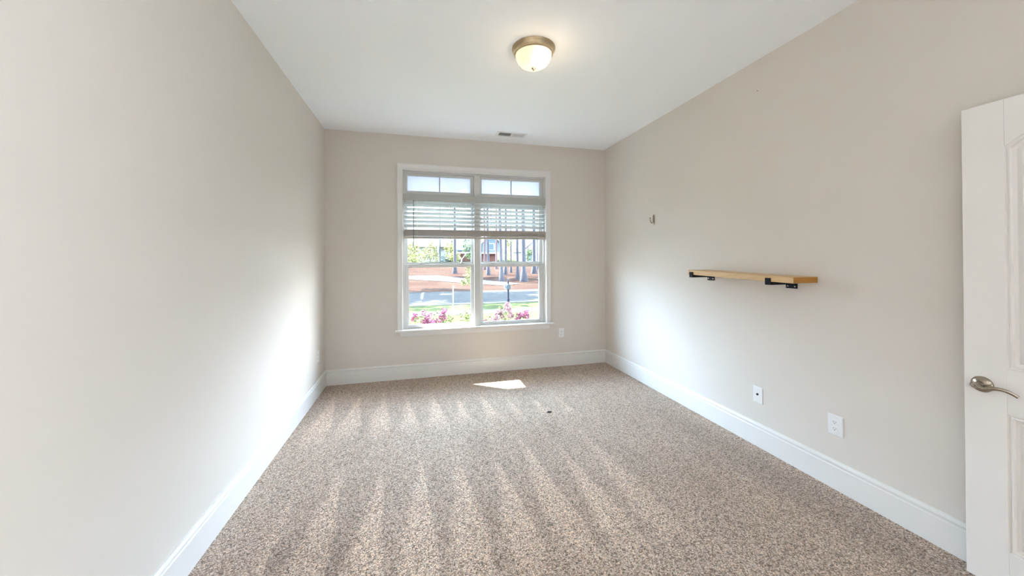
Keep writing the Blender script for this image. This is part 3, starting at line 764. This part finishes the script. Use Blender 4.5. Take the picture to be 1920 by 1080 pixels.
azalea(1.68, 5.85, .18, 1.08, 45, 'azalea bush in the right window half, farthest right, with deep pink top', PETAL, 200, [(.02, 0, .98), (.07, 0, 1.0), (-.03, .02, .97), (-.08, 0, .90), (.06, 0, .95)])
shrub('leggy_shrub', (.90, 5.9, -.6), [((-.12, 0, 1.72), .10), ((-.06, 0, 1.80), .10), ((-.17, .02, 1.62), .07), ((-.10, 0, 1.12), .12), ((-.19, 0, 1.05), .10), ((-.02, 0, .95), .10)], .055, LEAFA, 300, 51, 'tall leggy pale green shrub growing behind the window mullion', 'shrub', ((-.02, 0), (.02, 0)), 1.75)

# ---- mailbox, stake, sign
mb_ = empty('mailbox', (3.68, 15.01, -.6), label='dark mailbox on a black post at the kerb', cat='mailbox')
m = MB(); m.box(-.045, -.045, -.02, .045, .045, .28, .006); m.box(-.032, -.032, .28, .032, .032, 1.06, .004); m.box(-.05, -.05, .28, .05, .05, .31, .004); m.build('post', BLACK, mb_)
MB().lathe([(.02, 1.06), (.035, 1.075), (.02, 1.085), (.035, 1.115), (.02, 1.145), (0, 1.15)], 16).build('finial', BLACK, mb_, True)
pts = [(-.085, .70), (.085, .70), (.085, .84)] + [(.085*math.cos(a*PI/10), .84+.085*math.sin(a*PI/10)) for a in range(1, 10)] + [(-.085, .84)]
MB().prism([(a+.0, b) for a, b in pts], 'y', -.10, .42).build('box', mat('mailbox_paint', (.03, .04, .045), .35), mb_)
MB().box(-.155, -.01, .74, -.09, .01, .93, .003).build('number_plate', mat('number_plate_grey', (.12, .125, .14), .6, spec=0), mb_)
st_ = empty('marker_stake', (1.27, 14.08, -.6), label='thin white marker stake at the edge of the sidewalk', cat='stake')
MB().box(-.017, -.012, -.03, .017, .012, .93, .002).build('post', SIDW, st_)
MB().box(-.026, -.014, .88, .026, .014, .97, .002).build('cap', mat('stake_cap_peach', (.22, .12, .09), .6), st_)
sg = empty('yard_sign', (.09, 15.6, -.6), label='small pale yard sign on a thin stick at the left', cat='sign')
MB().tube([(0, 0, -.03), (.02, 0, .36)], .009, 8).build('stick', mat('sign_stick_grey', (.07, .065, .07), .6), sg)
MB().prism([(-.045, .32), (.075, .34), (.085, .50), (.115, .60), (.0, .58), (-.03, .48)], 'y', -.008, .008).build('board', mat('sign_board_pale', (.13, .14, .17), .6), sg)

# ---- houses across the way
def gable(m, x0, x1, y0, y1, z0, zr, over=.25):
    xm = (x0+x1)/2
    m.prism([(x0-over, z0-.1), (xm, zr), (x1+over, z0-.1), (x1+over, z0+.1), (xm, zr+.22), (x0-over, z0+.1)], 'y', y0-over, y1+over)
# house with white columns, left
h = empty('house', (3.0, 63, 1.0), label='blue-roofed house with white columns behind the yellow-green trees', cat='house')
MB().box(-3.2, 0, -.3, 2.0, 6, 2.8).build('wall', SIDW, h)
m = MB(); m.prism([(-.8, 2.5), (6.6, 2.5), (3, 4.6)], 'x', -3.5, 2.3); m.build('roof', ROOFB, h)
MB().box(-.5, -.05, .9, .4, .02, 2.1).build('window', DARKW, h)
for x in (-.9, .1):
    MB().box(x-.14, -1.2, -.3, x+.14, -.9, 2.6).build('column', SIDW, h)
# house with the braced porch, middle
h = empty('house', (9.6, 62, 1.0), label='brick and blue-grey house with white braced porch behind the pines', cat='house')
MB().box(-3.4, 0, -.3, 3.4, 7, 1.5).build('brick_wall', BRICK, h)
MB().box(-3.4, .05, 1.5, 3.4, 7, 3.4).build('siding', SIDB, h)
m = MB(); m.prism([(-3.0, 1.7), (-3.0, 1.9), (-.4, 3.9), (8, 3.9), (8, 1.7)], 'x', -3.9, -.5); m.build('porch_roof_or_sun_block', ROOFB, h)
MB().prism([(-3.9, 3.6), (-3.9, 3.25), (-.7, 1.45), (-.7, 1.8)], 'y', -3.15, -3.0).build('barge_board', SIDW, h)
MB().box(-3.8, -3.0, 1.30, -.6, -2.7, 1.55).build('porch_beam', SIDW, h)
for x in (-2.9, -1.3):
    m = MB(); m.box(x-.09, -2.95, -.3, x+.09, -2.75, .5)
    for s_ in (-1, 1): m.prism([(x-.08, .3), (x+.08, .3), (x+s_*.75+.09, 1.3), (x+s_*.75-.09, 1.3)], 'y', -2.93, -2.77)
    m.build('braced_post', SIDW, h)
m = MB(); gable(m, .8, 4.2, -.6, 7, 2.9, 4.9); m.build('gable_roof', SIDW, h)
m = MB(); m.prism([(.9, 1.5), (4.1, 1.5), (4.1, 2.9), (2.5, 4.7), (.9, 2.9)], 'y', -.4, .3); m.build('gable_wall', SIDB, h)
MB().box(.3, -.55, 1.28, 4.3, -.38, 1.55).build('white_band', SIDW, h)
m = MB(); m.box(1.9, -.46, 1.9, 3.1, -.38, 3.1); m.build('window', SIDW, h)
MB().box(2.05, -.49, 2.0, 2.95, -.45, 3.0).build('pane', DARKW, h)
# white gabled house, right
h = empty('house', (20.3, 61, .95), label='white gabled house at the right edge of the window view', cat='house')
MB().box(-2.6, 0, -.3, 2.6, 7, 1.7).build('wall', SIDW, h)
m = MB(); m.prism([(-2.6, 1.7), (2.6, 1.7), (0, 4.0)], 'y', 0, 7); m.build('gable_wall', SIDW, h)
m = MB(); gable(m, -2.6, 2.6, 0, 7, 1.75, 4.1); m.build('roof', ROOFG, h)
MB().box(-2.8, -.2, 1.35, 2.8, -.02, 1.6).build('white_band', SIDW, h)
MB().box(-1.9, -.06, .1, -1.0, .01, 1.2).build('window', DARKW, h)
